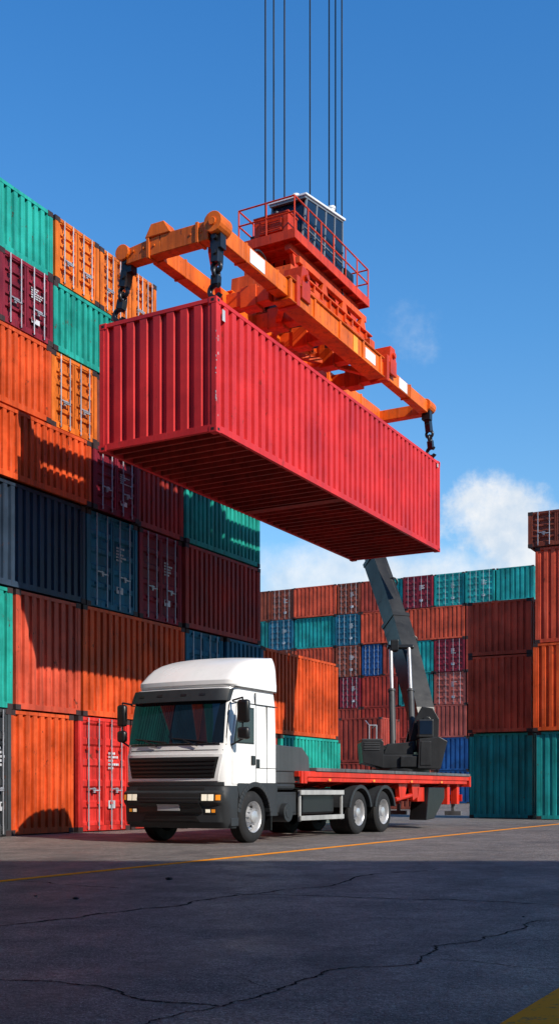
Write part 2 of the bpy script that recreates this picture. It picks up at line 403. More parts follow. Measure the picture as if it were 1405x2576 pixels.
b=M();b.beam((FX,.12,11.72),(FX,FY,11.72),.28,.3)
b.tube((FX-.2,0,11.8),(FX+.24,0,11.8),.17,16);b.tube((FX-.23,0,11.8),(FX+.27,0,11.8),.07,12);b.tube((FX-.2,FY,11.8),(FX+.2,FY,11.8),.16,16)
so(b,'end_crossbeam',[m_orange])
for y in(.06,BY):
    b=M();b.beam((.23,y,11.74),(3.0,y,11.74),.27,.36);b.box(1.0,1.06,y-.15,y+.15,11.54,11.94);b.box(2.3,2.36,y-.15,y+.15,11.54,11.94);so(b,'telescopic_arm',[m_orange])
    b=M();b.beam((7.4,y,11.74),(FX-.16,y,11.74),.25,.33);b.box(9.7,9.76,y-.15,y+.15,11.55,11.93);so(b,'telescopic_arm',[m_orange])
    b=M();b.beam((2.75,y,11.72),(7.75,y,11.72),.34,.44)
    for z in(11.47,11.94): b.box(2.7,7.8,y-.22,y+.22,z,z+.03)
    for x in(2.75,3.9,5.2,6.5,7.55): b.box(x,x+.08,y-.21,y+.21,11.5,11.94)
    so(b,'main_beam',[m_orange])
for x in(2.6,3.8,5.0,6.4,7.9):
    b=M();b.box(x,x+.3,.3,BY+.4,11.5,11.84);b.box(x-.03,x+.33,.6,1.0,11.44,11.9)
    so(b,'cross_member',[m_dorange])
for x in(3.0,7.9):
    b=M();b.box(x,x+.14,-.18,.3,11.44,12.1)
    b.prism([(x+.2,11.98),(x+.7,11.98),(x+.58,12.42),(x+.3,12.42)],'y',-.15,.3)
    b.box(x+.25,x+.65,-.17,-.1,11.7,12.1);b.tube((x+.45,-.22,12.2),(x+.45,.36,12.2),.07,12)
    so(b,'beam_collar',[m_redor])
for p,q,w_ in(((3.2,.3,11.6),(4.9,BY,11.6),.13),((7.6,.3,11.6),(5.4,BY,11.6),.13),((.3,.3,11.58),(2.6,BY,11.58),.13)):
    b=M();b.beam(p,q,w_,w_);so(b,'diagonal_brace',[m_dorange])
for i,y in enumerate((.36,.42,.48)):
    b=M();b.tube((3.3,y,12.02+.03*i),(7.6,y,12.02+.03*i),.016,8);so(b,'hydraulic_pipe',[m_steel],0,40)
for x,y in((3.6,-.02),(5.7,-.02)):
    b=M();b.tube((x,y,12.06),(x+1.0,y,12.06),.07,12);b.tube((x+1.0,y,12.06),(x+1.7,y,12.06),.035,10);so(b,'hydraulic_cylinder',[m_dorange],0,40)
for x in(2.2,8.7):
    b=M();b.torus((x,.28,12.0),(1,0,0),(0,0,1),.35,.02,10,170);so(b,'hydraulic_hose',[m_steel],0,40)
for x in(4.2,5.6,7.2):
    b=M();b.torus((x,.32,12.3),(1,0,0),(0,0,1),.28,.018,180,340);so(b,'hydraulic_hose',[m_black],0,40)
for q in((3.35,3.8,.5,.9,11.98,12.3),(6.7,7.3,.55,1.0,11.98,12.25),(5.4,5.8,.6,1.1,11.95,12.35)):
    b=M();b.box(*q);b.box(q[0]+.05,q[1]-.05,q[2]-.02,q[2]+.1,q[4]+.06,q[5]-.06);so(b,'valve_box',[m_steel])
for q in((1.15,1.75,-.084,-.078,11.6,11.88),(8.95,9.5,-.074,-.068,11.6,11.88),(6.7,7.3,-.118,-.112,11.6,11.86)):
    b=M();b.box(*q);so(b,'white_sticker',[m_white],0)
b=M();b.box(6.0,6.25,-.118,-.112,11.52,11.91);so(b,'yellow_sticker',[simple('yellow_sticker_paint',(.85,.4,.02),.4)],0)
b=M()
for y in(.4,1.75):
    b.box(4.0,8.3,y,y+.2,12.42,12.46);b.box(4.0,8.3,y+.08,y+.12,12.46,12.78);b.box(4.0,8.3,y,y+.2,12.78,12.82)
    x=4.15
    while x<8.2: b.box(x,x+.04,y+.01,y+.19,12.46,12.78);x+=.42
    b.box(4.3,8.0,y+.04,y+.16,13.05,13.2)
    for x in(4.35,5.4,6.5,7.6): b.prism([(x,12.82),(x+.35,12.82),(x+.25,13.05),(x+.1,13.05)],'y',y+.03,y+.17)
for x in(4.1,6.0,7.9):b.box(x,x+.25,.6,1.75,12.5,12.74)
for x in(4.4,7.5):
    for y in(.12,1.75): b.box(x,x+.3,y,y+.2,11.97,12.42)
b.prism([(3.72,12.15),(4.0,12.1),(4.0,12.8),(3.8,12.8)],'y',.4,1.95)
so(b,'headblock_frame',[m_dorange],.01)
for x in(4.9,7.0):
    for y in(.8,1.5):
        b=M();b.lathe([(.0,-.06),(.3,-.06),(.3,-.03),(.25,0),(.3,.03),(.3,.06),(0,.06)],x,12.55,y,24)
        so(b,'cable_sheave',[m_steel],0,40)
for q in((4.9,5.5,.75,1.3,12.85,13.15),(6.6,7.2,.8,1.5,12.85,13.2)):
    b=M();b.box(*q);b.tube((q[0]-.1,1.0,13.0),(q[1]+.1,1.0,13.0),.1,14);so(b,'electric_motor',[m_steel])
px0,px1,py0,py1=4.38,8.5,.62,2.1
pf=M();pf.box(px0,px1,py0,py1,13.78,13.86)
pf.box(px0,px1,py0-.03,py0,13.68,13.9);pf.box(px0,px1,py1,py1+.03,13.68,13.9)
pf.box(px0-.03,px0,py0-.03,py1+.03,13.68,13.9);pf.box(px1,px1+.03,py0-.03,py1+.03,13.68,13.9)
x=px0+.3
while x<px1: pf.box(x,x+.07,py0,py1,13.7,13.78);x+=.5
for y in(.8,1.75):
    pf.box(4.5,8.3,y,y+.14,13.52,13.68)
    for x in(4.8,5.9,7.0,7.9): pf.prism([(x,13.2),(x+.3,13.2),(x+.42,13.52),(x-.12,13.52)],'y',y+.02,y+.12)
plat=so(pf,'operator_platform',[m_redor],.008)
r=M();zt=14.66
for y in(py0,py1):
    for z in(zt,14.3): r.tube((px0,y,z),(px1,y,z),.02,8)
    n=6
    for i in range(n+1):
        xx=px0+(px1-px0)*i/n; r.tube((xx,y,13.9),(xx,y,zt),.02,8)
for x in(px0,px1):
    for z in(zt,14.3): r.tube((x,py0,z),(x,py1,z),.02,8)
    r.tube((x,(py0+py1)/2,13.9),(x,(py0+py1)/2,zt),.02,8)
so(r,'railing',[m_redor],0,40,plat)
r=M();r.box(4.5,4.95,.85,1.75,13.87,14.4);r.box(4.48,4.97,.83,1.77,14.4,14.44);r.box(4.45,4.52,1.0,1.6,14.0,14.3)
for i in range(5): r.box(4.44,4.46,1.03,1.57,14.03+i*.05,14.05+i*.05)
so(r,'machinery_box',[m_redor],.008,None,plat)
r=M();r.box(4.75,5.1,1.8,2.0,13.87,14.2);r.tube((4.75,1.3,14.44),(4.75,1.3,14.6),.09,12);so(r,'winch_motor',[m_steel],.01,None,plat)
r=M();r.box(7.5,8.0,.8,1.3,13.87,14.35);r.box(7.55,7.95,1.4,1.9,13.87,14.2);so(r,'control_cabinet',[m_steel],.02,None,plat)
# cabin: leaning glazed front, sloping roof
X0,X1,Y0,Y1=5.0,7.25,.74,1.7;zb=13.87;zn,zf=15.02,15.42;LEAN=.25
def roofz(x): return zn+(zf-zn)*(x-X0)/(X1-X0)
def cq(x,y0,y1,w):  # leaning post
    t=(x-X0)/(X1-X0);l=LEAN*(1-t)
    return [(x,y0,zb+.1),(x+w,y0,zb+.1),(x+w,y1,zb+.1),(x,y1,zb+.1),(x+l,y0,roofz(x+l)),(x+w+l,y0,roofz(x+l)),(x+w+l,y1,roofz(x+l)),(x+l,y1,roofz(x+l))]
cab=M();cab.box(X0,X1,Y0,Y1,zb,zb+.1)
xs=[X0,X0+.6,X0+1.15,X0+1.7,X1-.05]
for x in xs:
    for y in(Y0,Y1-.05): cab.hexa(cq(x,y,y+.05,.05))
cab.prism([(X0+LEAN-.1,roofz(X0+LEAN)-.06),(X1,roofz(X1)-.06),(X1,roofz(X1)),(X0+LEAN-.1,roofz(X0+LEAN))],'y',Y0-.004,Y1+.004)
cab.box(X0+.1,X1-.042,Y0-.003,Y0+.03,zb+.42,zb+.45)
cb=so(cab,'operator_cabin',[m_frame],.006,None,plat)
cab=M();cab.prism([(X0+LEAN-.12,roofz(X0+LEAN)),(X1+.06,roofz(X1)),(X1+.06,roofz(X1)+.06),(X0+LEAN-.12,roofz(X0+LEAN)+.05)],'y',Y0-.04,Y1+.04)
so(cab,'cabin_roof',[m_white],.01,None,cb)
for a,b2 in zip(xs,xs[1:]):
    cab=M();q0_=cq(a+.05,Y0+.015,Y0+.025,.001);q1_=cq(b2,Y0+.015,Y0+.025,.001)
    cab.hexa([q0_[0],q1_[0],q1_[3],q0_[3],q0_[4],q1_[4],q1_[7],q0_[7]]);so(cab,'window',[m_cabglass],0,None,cb)
cab=M();cab.hexa(cq(X0+.02,Y0+.055,Y1-.055,.008));so(cab,'window',[m_cabglass],0,None,cb)
cab=M();cab.box(X0+.3,X1-.1,Y0+.1,Y1-.06,zb+.1,roofz(X0)-.1);so(cab,'cabin_interior',[m_black],0,None,cb)
for q in((5.55,1.2,15.12),(6.9,.9,15.38),(6.5,1.3,15.32)):
    cab=M();cab.tube(q,(q[0],q[1],q[2]+.2),.08,12);cab.tube((q[0],q[1],q[2]+.2),(q[0],q[1],q[2]+.25),.1,12);so(cab,'beacon_lamp',[m_white],0,40,cb)
cab=M();cab.box(5.9,6.35,1.0,1.35,15.2,15.4);so(cab,'air_conditioner',[m_white],.02,None,cb)
def xfor(px,y):
    k=(px-CX)/F; X0_=FO[0]-SA*y;Y0_=FO[1]+CA*y
    return (k*Y0_-X0_)/(CA-SA*k)
for px,y in((667,1.9),(688,1.7),(715,1.4),(779,1.35),(827,1.2),(843,1.0),(859,.8)):
    xx=xfor(px,y);c=M();c.tube((xx,y,12.9),(xx,y,48),.02,8)
    c.tube((xx,y,12.9),(xx,y,13.6),.05,8)
    c.obj('hoist_cable',sp,[m_black])
def hook(x,y,xb,yb):
    z1=11.7;zt=10.5
    T=Vector((x,y,z1));Bm=Vector((xb,yb,zt));dv=Bm-T
    def q(t): return T+dv*t
    hk=M()
    hk.box(x-.1,x+.1,y-.12,y+.12,z1-.28,z1+.06)
    hk.tube((x-.17,y,z1-.08),(x+.17,y,z1-.08),.055,12)
    hk.beam(q(.18),q(.44),.22,.15);hk.tube(q(.3)-Vector((.15,0,0)),q(.3)+Vector((.15,0,0)),.05,10)
    hk.torus(q(.5),(0,1,0),(0,0,1),.095,.042)
    hk.torus(q(.6),(1,0,0),(0,0,1),.095,.04)
    hk.beam(q(.64),q(.78),.15,.15)
    hk.torus(q(.88),(0,0,1),(0,1,0),.125,.055,-40,240,16,8)
    hk.tube(q(.97),q(1.02),.06,10)
    so(hk,'lifting_hook',[m_steel],0,50)
hook(.1,.02,.12,.1);hook(.1,FY+.02,.12,2.4);hook(FX,.02,11.7,.06);hook(FX,FY,11.7,2.5)
# ---------------------------------------------------------------- truck
tk=empty('flatbed_truck',(-.48,21.3,0),A,'white high-roof flatbed truck with red chassis parked on the yard','truck')
W=2.35
cabR=[(1.1,-1.12,0,.9),(1.3,-1.14,0,.9),(1.7,-1.135,0,.9),(1.82,-1.1,0,.9),(1.9,-1.1,0,.9),(2.7,-.92,0.02,.9),(2.96,-.85,.06,.9)]
bumR=[(.3,-1.06,0.02,-.6),(.42,-1.17,-.015,-.6),(.72,-1.19,-.015,-.6),(.78,-1.25,-.015,-.6),(.97,-1.24,-.015,-.6),(1.01,-1.18,-.015,-.6),(1.09,-1.17,-.01,-.6)]
def prof(R,z):
    if z<=R[0][0]:return R[0][1:]
    for a,b_ in zip(R,R[1:]):
        if z<=b_[0]:
            t=(z-a[0])/(b_[0]-a[0]);return tuple(a[i]+(b_[i]-a[i])*t for i in(1,2,3))
    return R[-1][1:]
def fu(R,z,v):
    f,ins,bk=prof(R,z);hw=W/2-ins;c=(v-W/2)/hw;c=max(-1,min(1,c));k=max(0,(abs(c)-.84)/.16)
    return f+.11*c*c+.23*(1-math.sqrt(max(0,1-k*k)))
def loft(R,mat,name,cap=True,n=36,smooth=35,parent=tk):
    m=M();vs=[];cnt=0
    for z,f,ins,bk in R:
        ring=[]
        for i in range(n+1):
            c=math.sin((-1+2*i/n)*math.pi/2);v=W/2+(W/2-ins)*c
            ring.append((fu(R,z,v),v,z))
        ring+=[(bk-.06,W-ins,z),(bk,W-ins-.06,z),(bk,ins+.06,z),(bk-.06,ins,z)];cnt=len(ring);vs+=ring
    fs=[]
    for j in range(len(R)-1):
        for i in range(cnt): fs.append((j*cnt+i,j*cnt+(i+1)%cnt,(j+1)*cnt+(i+1)%cnt,(j+1)*cnt+i))
    fs.append(tuple(range(cnt))[::-1]);fs.append(tuple(range((len(R)-1)*cnt,len(R)*cnt)))
    m.add(vs,fs);return m.obj(name,parent,[mat],0,smooth)
def patch(R,v0,v1,z0,z1,off,mat,name,parent=tk,v0t=None,v1t=None,nv=20,nz=6,obj=True,m=None,mi=0):
    v0t=v0 if v0t is None else v0t;v1t=v1 if v1t is None else v1t
    mm=m or M();vs=[]
    for lay in(0,1):
        for j in range(nz+1):
            t=j/nz;z=z0+(z1-z0)*t;a=v0+(v0t-v0)*t;b_=v1+(v1t-v1)*t
            for i in range(nv+1):
                v=a+(b_-a)*i/nv;vs.append((fu(R,z,v)-(off if lay==0 else -.02),v,z))
    k=(nv+1)*(nz+1);fs=[]
    for j in range(nz):
        for i in range(nv):
            a=j*(nv+1)+i;fs.append((a,a+1,a+nv+2,a+nv+1));fs.append((k+a,k+a+nv+1,k+a+nv+2,k+a+1))
    per=[i for i in range(nv+1)]+[j*(nv+1)+nv for j in range(1,nz+1)]+[nz*(nv+1)+i for i in range(nv-1,-1,-1)]+[j*(nv+1) for j in range(nz-1,0,-1)]
    for a,b_ in zip(per,per[1:]+per[:1]): fs.append((a,k+a,k+b_,b_))
    mm.add(vs,fs,mi)
    if obj:return mm.obj(name,parent,[mat],0,35)
cabo=loft(cabR,m_white,'cab')
# roof fairing: brow, swept crown, sharp rear edge
roofR=[(2.965,-.8,.1,.9),(3.02,-.86,.1,.9),(3.1,-.86,.1,.9),(3.16,-.8,.12,.9),(3.28,-.66,.14,.9),(3.4,-.5,.17,.9),(3.5,-.3,.22,.9),(3.57,-.05,.28,.9),(3.62,.3,.34,.9),(3.66,.72,.4,.9)]
m=M();vs=[];cnt=0;n=36
for z,f,ins,bk in roofR:
    ring=[];l0=ins*.35-.03
    for i in range(n+1):
        c=math.sin((-1+2*i/n)*math.pi/2);li=ins if c>0 else l0
        v=W/2+(W/2-li)*c
        k=max(0,(abs(c)-.84)/.16);ring.append((min(f+.12*c*c+.2*(1-math.sqrt(max(0,1-k*k))),bk-.08),v,z+(.04*(1-c*c) if z>3.5 else 0)))
    ring+=[(bk-.02,W-ins,z),(bk,W-ins-.04,z),(bk,l0+.04,z),(bk-.02,l0,z)];cnt=len(ring);vs+=ring
fs=[]
for j in range(len(roofR)-1):
    for i in range(cnt): fs.append((j*cnt+i,j*cnt+(i+1)%cnt,(j+1)*cnt+(i+1)%cnt,(j+1)*cnt+i))
fs.append(tuple(range(cnt))[::-1])
top=tuple(range((len(roofR)-1)*cnt,len(roofR)*cnt));fs.append(top)
m.add(vs,fs);rf=m.obj('roof_fairing',cabo,[m_white],0,26)
m=M();m.beam((-.72,.02,2.975),(.88,.02,2.975),.05,.012);m.obj('panel_seam',rf,[m_seam])
bump=loft(bumR,m_grey,'bumper')
patch(cabR,.06,W-.06,1.86,2.74,.006,m_black,'windscreen_seal',cabo,.09,W-.09)
patch(cabR,.1,W-.1,1.9,2.7,.014,m_glass,'windscreen',cabo,.14,W-.14)
patch(cabR,.08,W-.08,2.7,2.93,.13,m_grey,'sun_visor',cabo)
for v in(.5,.9,1.45,1.9): patch(cabR,v,v+.12,2.8,2.84,.137,m_black,'marker_lamp',cabo,nv=3,nz=1)
patch(cabR,.17,W-.17,1.19,1.69,.022,m_white,'grille_surround',cabo,.09,W-.09)
gr=patch(cabR,.24,W-.24,1.24,1.64,.026,m_seam,'grille',cabo,.15,W-.15)
mm=M()
for i in range(5):
    z=1.268+i*.074
    patch(cabR,.25-.012*i,W-.25+.012*i,z,z+.034,.046,None,'',m=mm,obj=False,nz=1)
mm.obj('grille_slat',gr,[m_black],0,35)
patch(cabR,.08,W-.08,1.1,1.17,.03,m_grey,'lower_trim',cabo)
patch(cabR,.1,W-.1,1.76,1.775,.004,m_seam,'panel_seam',cabo)
for v in(.6,1.5):
    mm=M()
    mm.tube((fu(cabR,1.86,v)-.04,v,1.85),(fu(cabR,1.98,v+.3)-.05,v+.3,1.96),.016,6)
    mm.tube((fu(cabR,1.93,v-.2)-.04,v-.2,1.92),(fu(cabR,2.0,v+.55)-.04,v+.55,2.0),.014,6)
    mm.obj('windscreen_wiper',cabo,[m_black])
patch(bumR,.42,W-.42,1.02,1.07,.006,m_seam,'bumper_intake',bump)
lo=patch(bumR,.5,W-.5,.4,.57,.006,m_seam,'bumper_intake',bump,.62,W-.62)
for z in(.44,.5): patch(bumR,.6,W-.6,z,z+.018,.012,m_black,'intake_slat',lo,nz=1)
patch(bumR,.5,W-.5,.8,.95,.008,m_seam,'bumper_intake',bump)
patch(bumR,.45,W-.45,.86,.885,.016,m_grey,'bumper_bar',bump,nz=1)
patch(bumR,.45,W-.45,.6,.77,.035,m_black,'bumper_panel',bump,.5,W-.5)
patch(bumR,.92,1.42,.63,.75,.045,m_plate,'number_plate',bump,nv=6)
for s in(0,1):
    def vv(a,b_): return (a,b_) if s==0 else (W-b_,W-a)
    a,b_=vv(.06,.48);patch(bumR,a,b_,.79,.97,.006,m_seam,'headlight_housing',bump,nv=10)
    a,b_=vv(.33,.44);patch(bumR,a,b_,.82,.94,.012,m_lamp,'headlight',bump,nv=8)
    a,b_=vv(.2,.31);patch(bumR,a,b_,.82,.94,.012,m_lamp,'headlight',bump,nv=8)
    a,b_=vv(.08,.16);patch(bumR,a,b_,.83,.93,.012,m_amber,'indicator_light',bump,nv=8)
    a,b_=vv(.18,.42);patch(bumR,a,b_,.57,.68,.008,m_seam,'fog_light_housing',bump,nv=8)
    a,b_=vv(.3,.39);patch(bumR,a,b_,.6,.66,.014,m_lamp,'fog_light',bump,nv=8)
    a,b_=vv(.2,.27);patch(bumR,a,b_,.6,.66,.014,m_amber,'fog_light',bump,nv=8)
    a,b_=vv(.02,.13);patch(cabR,a,b_,1.2,1.7,.006,m_seam,'panel_seam',cabo,nv=6) if False else None
for s in(0,1):
    y=(lambda a:a) if s==0 else (lambda a:W-a)
    def ybox(m_,x0,x1,a,b_,z0,z1,mi=0): m_.box(x0,x1,min(y(a),y(b_)),max(y(a),y(b_)),z0,z1,mi)
    def yprism(m_,poly,a,b_,mi=0): m_.prism(poly,'y',min(y(a),y(b_)),max(y(a),y(b_)),mi)
    dm=M();yprism(dm,[(-.84,1.13),(.02,1.13),(.02,2.66),(-.66,2.66),(-.84,1.9)],-.012,.03)
    door=dm.obj('door',cabo,[m_white],.008)
    dm=M();yprism(dm,[(-.81,1.9),(-.05,1.9),(-.05,2.6),(-.64,2.6)],-.016,.0);dm.obj('window_seal',door,[m_black])
    dm=M();yprism(dm,[(-.76,1.93),(-.08,1.93),(-.08,2.57),(-.61,2.57)],-.02,.0);dm.obj('side_window',door,[m_glass])
    dm=M();ybox(dm,-.16,-.02,-.035,-.01,1.5,1.68);dm.obj('door_handle',door,[m_black],.01)
    dm=M()
    ybox(dm,.03,.045,-.004,.02,1.15,2.9);ybox(dm,.48,.492,-.004,.02,1.15,2.66);ybox(dm,-.8,.9,-.003,.02,2.67,2.685)
    ybox(dm,.03,.9,-.003,.02,1.44,1.452)
    dm.obj('panel_seam',cabo,[m_seam])
    dm=M();ybox(dm,.06,.2,-.008,.02,1.45,1.62);dm.obj('vent',cabo,[m_black],.01)
    dm=M();ybox(dm,-.9,-.63,-.02,.4,.34,.5);ybox(dm,-.88,-.62,-.005,.38,.62,.74);ybox(dm,-.88,-.6,.0,.36,.86,1.1);ybox(dm,-.83,-.6,.1,.35,.5,.9)
    dm.obj('cab_step',tk,[m_grey],.012)
    dm=M()
    dm.arc(0,.5,.58,.68,8,172,min(y(-.03),y(.42)),max(y(-.03),y(.42)),20)
    yprism(dm,[(-.66,1.1),(-.55,.8),(-.45,.98),(-.2,1.12),(.2,1.12),(.45,.98),(.58,.75),(.62,.5),(.9,.5),(.9,1.16),(-.66,1.16)],-.012,.3)
    dm.obj('front_mudguard',tk,[m_grey],.01,30)
    dm=M();ybox(dm,.66,.69,.0,.36,.22,.6);dm.obj('mudflap',tk,[m_black])
    mo=.0 if s==0 else .08
    mm=M()
    mm.tube((-.78,y(.03),2.7),(-.86,y(-.24+mo),2.74),.018,8);mm.tube((-.86,y(-.24+mo),2.74),(-.86,y(-.24+mo),1.95),.016,8);mm.tube((-.84,y(.02),1.86),(-.86,y(-.24+mo),1.97),.018,8)
    mir=mm.obj('mirror_arm',cabo,[m_black],0,40)
    mw_=.25 if s==0 else .2
    mm=M();ybox(mm,-.93,-.8,-.14-mw_+mo,-.14+mo,2.27,2.7);mm.obj('mirror',mir,[m_black],.05,40)
    mm=M();ybox(mm,-.93,-.8,-.14-mw_+mo,-.14+mo,1.96,2.19);mm.obj('mirror',mir,[m_black],.05,40)
def wheel(u,side,dual):
    w=.56 if dual else .3
    e=M();prof_=[(.29,.03),(.31,.005),(.36,-.005),(.43,0),(.475,.02),(.498,.05)]
    y=.05
    while y<w-.06:
        prof_+=[(.5,y),(.5,y+.035),(.488,y+.038),(.488,y+.05)];y+=.05
    prof_+=[(.498,w-.05),(.475,w-.02),(.31,w),(.29,w-.03)]
    if side: prof_=[(r_,-y_) for r_,y_ in prof_]
    y0=.02 if not side else W-.02
    e.lathe(prof_,u,.5,y0,48,0,True)
    ty=e.obj('wheel',tk,[m_tyre],0,35)
    q=M();sg=-1 if side else 1
    pr=[(.30,.02),(.305,.0),(.29,.01),(.275,.04),(.26,.13),(.21,.15),(.17,.1),(.14,.02),(.12,-.02),(.07,-.04),(0,-.045)] if not dual else [(.30,.02),(.305,0),(.29,.01),(.27,.05),(.25,.17),(.2,.2),(.17,.19),(.13,.1),(.11,.02),(.06,.0),(0,.0)]
    q.lathe([(r_,sg*y_) for r_,y_ in pr],u,.5,y0,40)
    for i in range(10):
        a=2*math.pi*i/10
        rr=.155;yy=y0+sg*(.06 if not dual else .15)
        q.tube((u+rr*math.cos(a),yy,.5+rr*math.sin(a)),(u+rr*math.cos(a),yy-sg*.06,.5+rr*math.sin(a)),.013,6)
        a+=.31;rr=.232;yy=y0+sg*(.14 if not dual else .183)
        q.tube((u+rr*math.cos(a),yy+sg*.02,.5+rr*math.sin(a)),(u+rr*math.cos(a),yy-sg*.015,.5+rr*math.sin(a)),.026,10,1)
    q.obj('rim',ty,[m_silver,m_seam],0,40)
for s in(0,1):
    wheel(0,s,False);wheel(4.9,s,True);wheel(6.35,s,True)
    for u in(4.9,6.35):
        f=M();y0,y1=(-.02,.62) if s==0 else (W-.62,W+.02)
        f.arc(u,.5,.6,.635,12,168,y0,y1,18)
        f.arc(u,.5,.57,.645,12,168,y0-.012 if s==0 else y1-.01,y0+.02 if s==0 else y1+.012,18)
        f.obj('rear_mudguard',tk,[m_grey],0,30)
c=M()
for u in(0,4.9,6.35): c.tube((u,.3,.5),(u,W-.3,.5),.07,12)
for u in(4.9,6.35): c.lathe([(0,-.2),(.2,-.12),(.24,0),(.2,.12),(0,.2)],u,.5,W/2,20)
for v in(.72,1.5): c.box(.5,12.3,v,v+.1,.82,1.08)
for u in(1.2,2.4,3.6,5.6,7.4,8.8,10.2,11.6): c.box(u,u+.1,.82,1.5,.86,1.04)
c.box(-.6,.9,.3,W-.3,.7,1.08)
c.tube((.8,W/2,.75),(4.8,W/2,.55),.06,10)
c.obj('chassis',tk,[m_black],.008)
c=M();c.box(.95,1.95,.12,.66,.5,.98);c.box(1.0,1.9,.1,.12,.56,.92)
c.tube((1.0,.2,1.1),(1.9,.2,1.1),.08,12)
c.obj('battery_box',tk,[m_grey],.02)
c=M();c.tube((1.35,-.02,.56),(1.35,.5,.56),.19,24);c.tube((1.35,-.03,.56),(1.35,-.02,.56),.11,20);c.obj('air_tank',tk,[m_grey],.01,40)
c=M();c.box(2.3,3.85,.15,.7,.5,1.05);c.obj('fuel_tank',tk,[m_black],.05)
c=M()
for z in(.38,.92): c.box(1.95,4.05,.0,.04,z,z+.1)
for u in(1.97,4.0): c.box(u,u+.06,.042,.09,.36,1.02)
c.obj('side_guard',tk,[paint('light_grey_rail',(.4,.4,.39),.4,.5)],.006)
c=M()
c.box(1.0,2.5,.12,W-.12,1.16,1.4)
c.prism([(1.0,1.4),(2.55,1.4),(2.5,1.72),(2.2,1.92),(1.0,1.94)],'y',.1,W-.1)
c.obj('equipment_box',tk,[m_cranelt],.02)
c=M()
for v in(.0,W-.12):
    c.box(1.85,12.7,v,v+.12,1.3,1.42)
    c.box(2.3,12.5,v+.02,v+.1,1.2,1.29)
u=1.9
while u<12.6:
    c.box(u,u+.09,.121,W-.121,1.22,1.4);
    c.prism([(.0+.02,1.2),(.7,1.2),(.7,1.05)],'x',u,u+.05)
    c.prism([(W-.02,1.2),(W-.7,1.2),(W-.7,1.05)],'x',u,u+.05)
    u+=.74
for v in(.66,1.58): c.box(1.85,12.6,v,v+.12,1.09,1.21)
for u in(1.9,2.05): c.box(u,u+.12,-.03,.02,1.16,1.42)
c.box(12.62,12.74,-.02,W+.02,1.12,1.44)
c.obj('deck_frame',tk,[m_fred],.008)
c=M();u=2.6
while u<12.6:
    u2=min(u+1.45,12.68);c.box(u,u2-.02,-.03,W+.03,1.425,1.5);u=u2
c.obj('deck_plate',tk,[m_deck],.008)
for v in(.15,W-.4):
    c=M()
    for u in(7.6,8.5): c.prism([(u,1.2),(u+.6,1.2),(u+.45,.85),(u+.1,.75)],'y',v,v+.12)
    c.tube((7.5,v+.06,.78),(9.2,v+.06,.95),.06,10);c.box(8.9,9.4,v,v+.25,.72,1.1)
    c.obj('support_bracket',tk,[m_fred],.01)
    for u in(11.2,12.0):
        c=M();c.box(u,u+.2,v,v+.2,.62,1.2);c.obj('support_leg',tk,[m_fred],.01)
for v in(.05,W-.6):
    c=M();c.prism([(9.3,.22),(9.9,.25),(10.7,.8),(10.7,1.1),(9.5,1.1)],'y',v,v+.5);c.obj('rear_mudflap',tk,[m_black],.02)
    c=M();c.box(12.05,12.15,v,v+.5,.3,.42);c.box(12.05,12.12,v+.2,v+.3,.42,1.1);c.obj('underrun_bar',tk,[m_deck],.01)
    c=M();c.box(12.2,12.26,v+.03,v+.4,.7,.9);c.obj('rear_light',tk,[m_redl],.01)
for u in(3.2,5.6,8.0,10.2):
    c=M();c.box(u,u+.1,-.035,-.03,1.22,1.27);c.obj('side_marker_light',tk,[m_amber])
for i,v in enumerate((.5,.75,1.4)):
    c=M();c.torus((1.0,v,1.25),(1,0,0),(0,0,1),.22,.02,-60,150,14,6);c.obj('air_hose',tk,[m_redl],0,40)
# ---------------------------------------------------------------- crane on deck
cr=empty('telescopic_crane',(3.40,30.9,1.5),0,'dark grey telescopic boom crane standing on the flatbed deck','crane')
c=M();c.lathe([(0,0),(.78,0),(.8,.02),(.8,.12),(.74,.13),(0,.13)],0,0,0,40)
c.v=[(x,z,y) for x,y,z in c.v];c.obj('turntable',cr,[m_crane],0,35)
c=M();c.box(-.6,.45,-.75,.75,.13,.5);c.prism([(-.55,.5),(.3,.5),(.25,.85),(-.45,.8)],'y',-.6,-.45);c.prism([(-.55,.5),(.3,.5),(.25,.85),(-.45,.8)],'y',.3,.45)
c.obj('slewing_base',cr,[m_crane],.02)
c=M();c.prism([(-1.12,.28),(-.56,.14),(-.56,.84),(-.62,.9),(-1.14,.9),(-1.17,.84)],'y',-.8,.7)
for i in range(5): c.box(-1.1,-.66,-.825,-.79,.62+i*.045,.64+i*.045,1)
c.box(-1.15,-.58,-.78,.68,.9,.93,1)
c.obj('engine_housing',cr,[m_crane,m_cranelt],.02)
c=M();c.prism([(.36,.12),(.98,.1),(1.17,.86),(.95,.98),(.4,.93)],'y',-.9,.7)
c.prism([(.42,.2),(.72,.2),(.72,.86),(.44,.86)],'y',-.92,-.89,1);c.box(-.1,.35,-.85,-.5,.16,.45)
c.obj('counterweight',cr,[m_crane,m_crane],.025)
c=M()
for y in(-.35,.62): c.prism([(.2,.9),(1.0,.95),(1.02,1.5),(.85,1.8),(.55,1.85),(.35,1.5)],'y',y,y+.08)
c.tube((.68,-.4,1.45),(.68,.75,1.45),.12,16)
c.obj('boom_bracket',cr,[m_crane],.015)
c=M();c.box(.38,.8,-.85,-.4,.96,1.46);oc=c.obj('control_cabin',cr,[m_crane],.03)
c=M();c.box(.42,.76,-.862,-.85,1.05,1.42);c.obj('window',oc,[m_cabglass],.004)
c=M();c.box(.368,.38,-.8,-.45,1.05,1.42);c.obj('window',oc,[m_cabglass],.004)
q0=Vector((.74,.2,1.05));q1=Vector((-.47,3.1,6.62));dd=(q1-q0)
def bp(t):
    return q0+dd*t+Vector((.1,0,0))*math.sin(max(0,min(1,t))*math.pi)
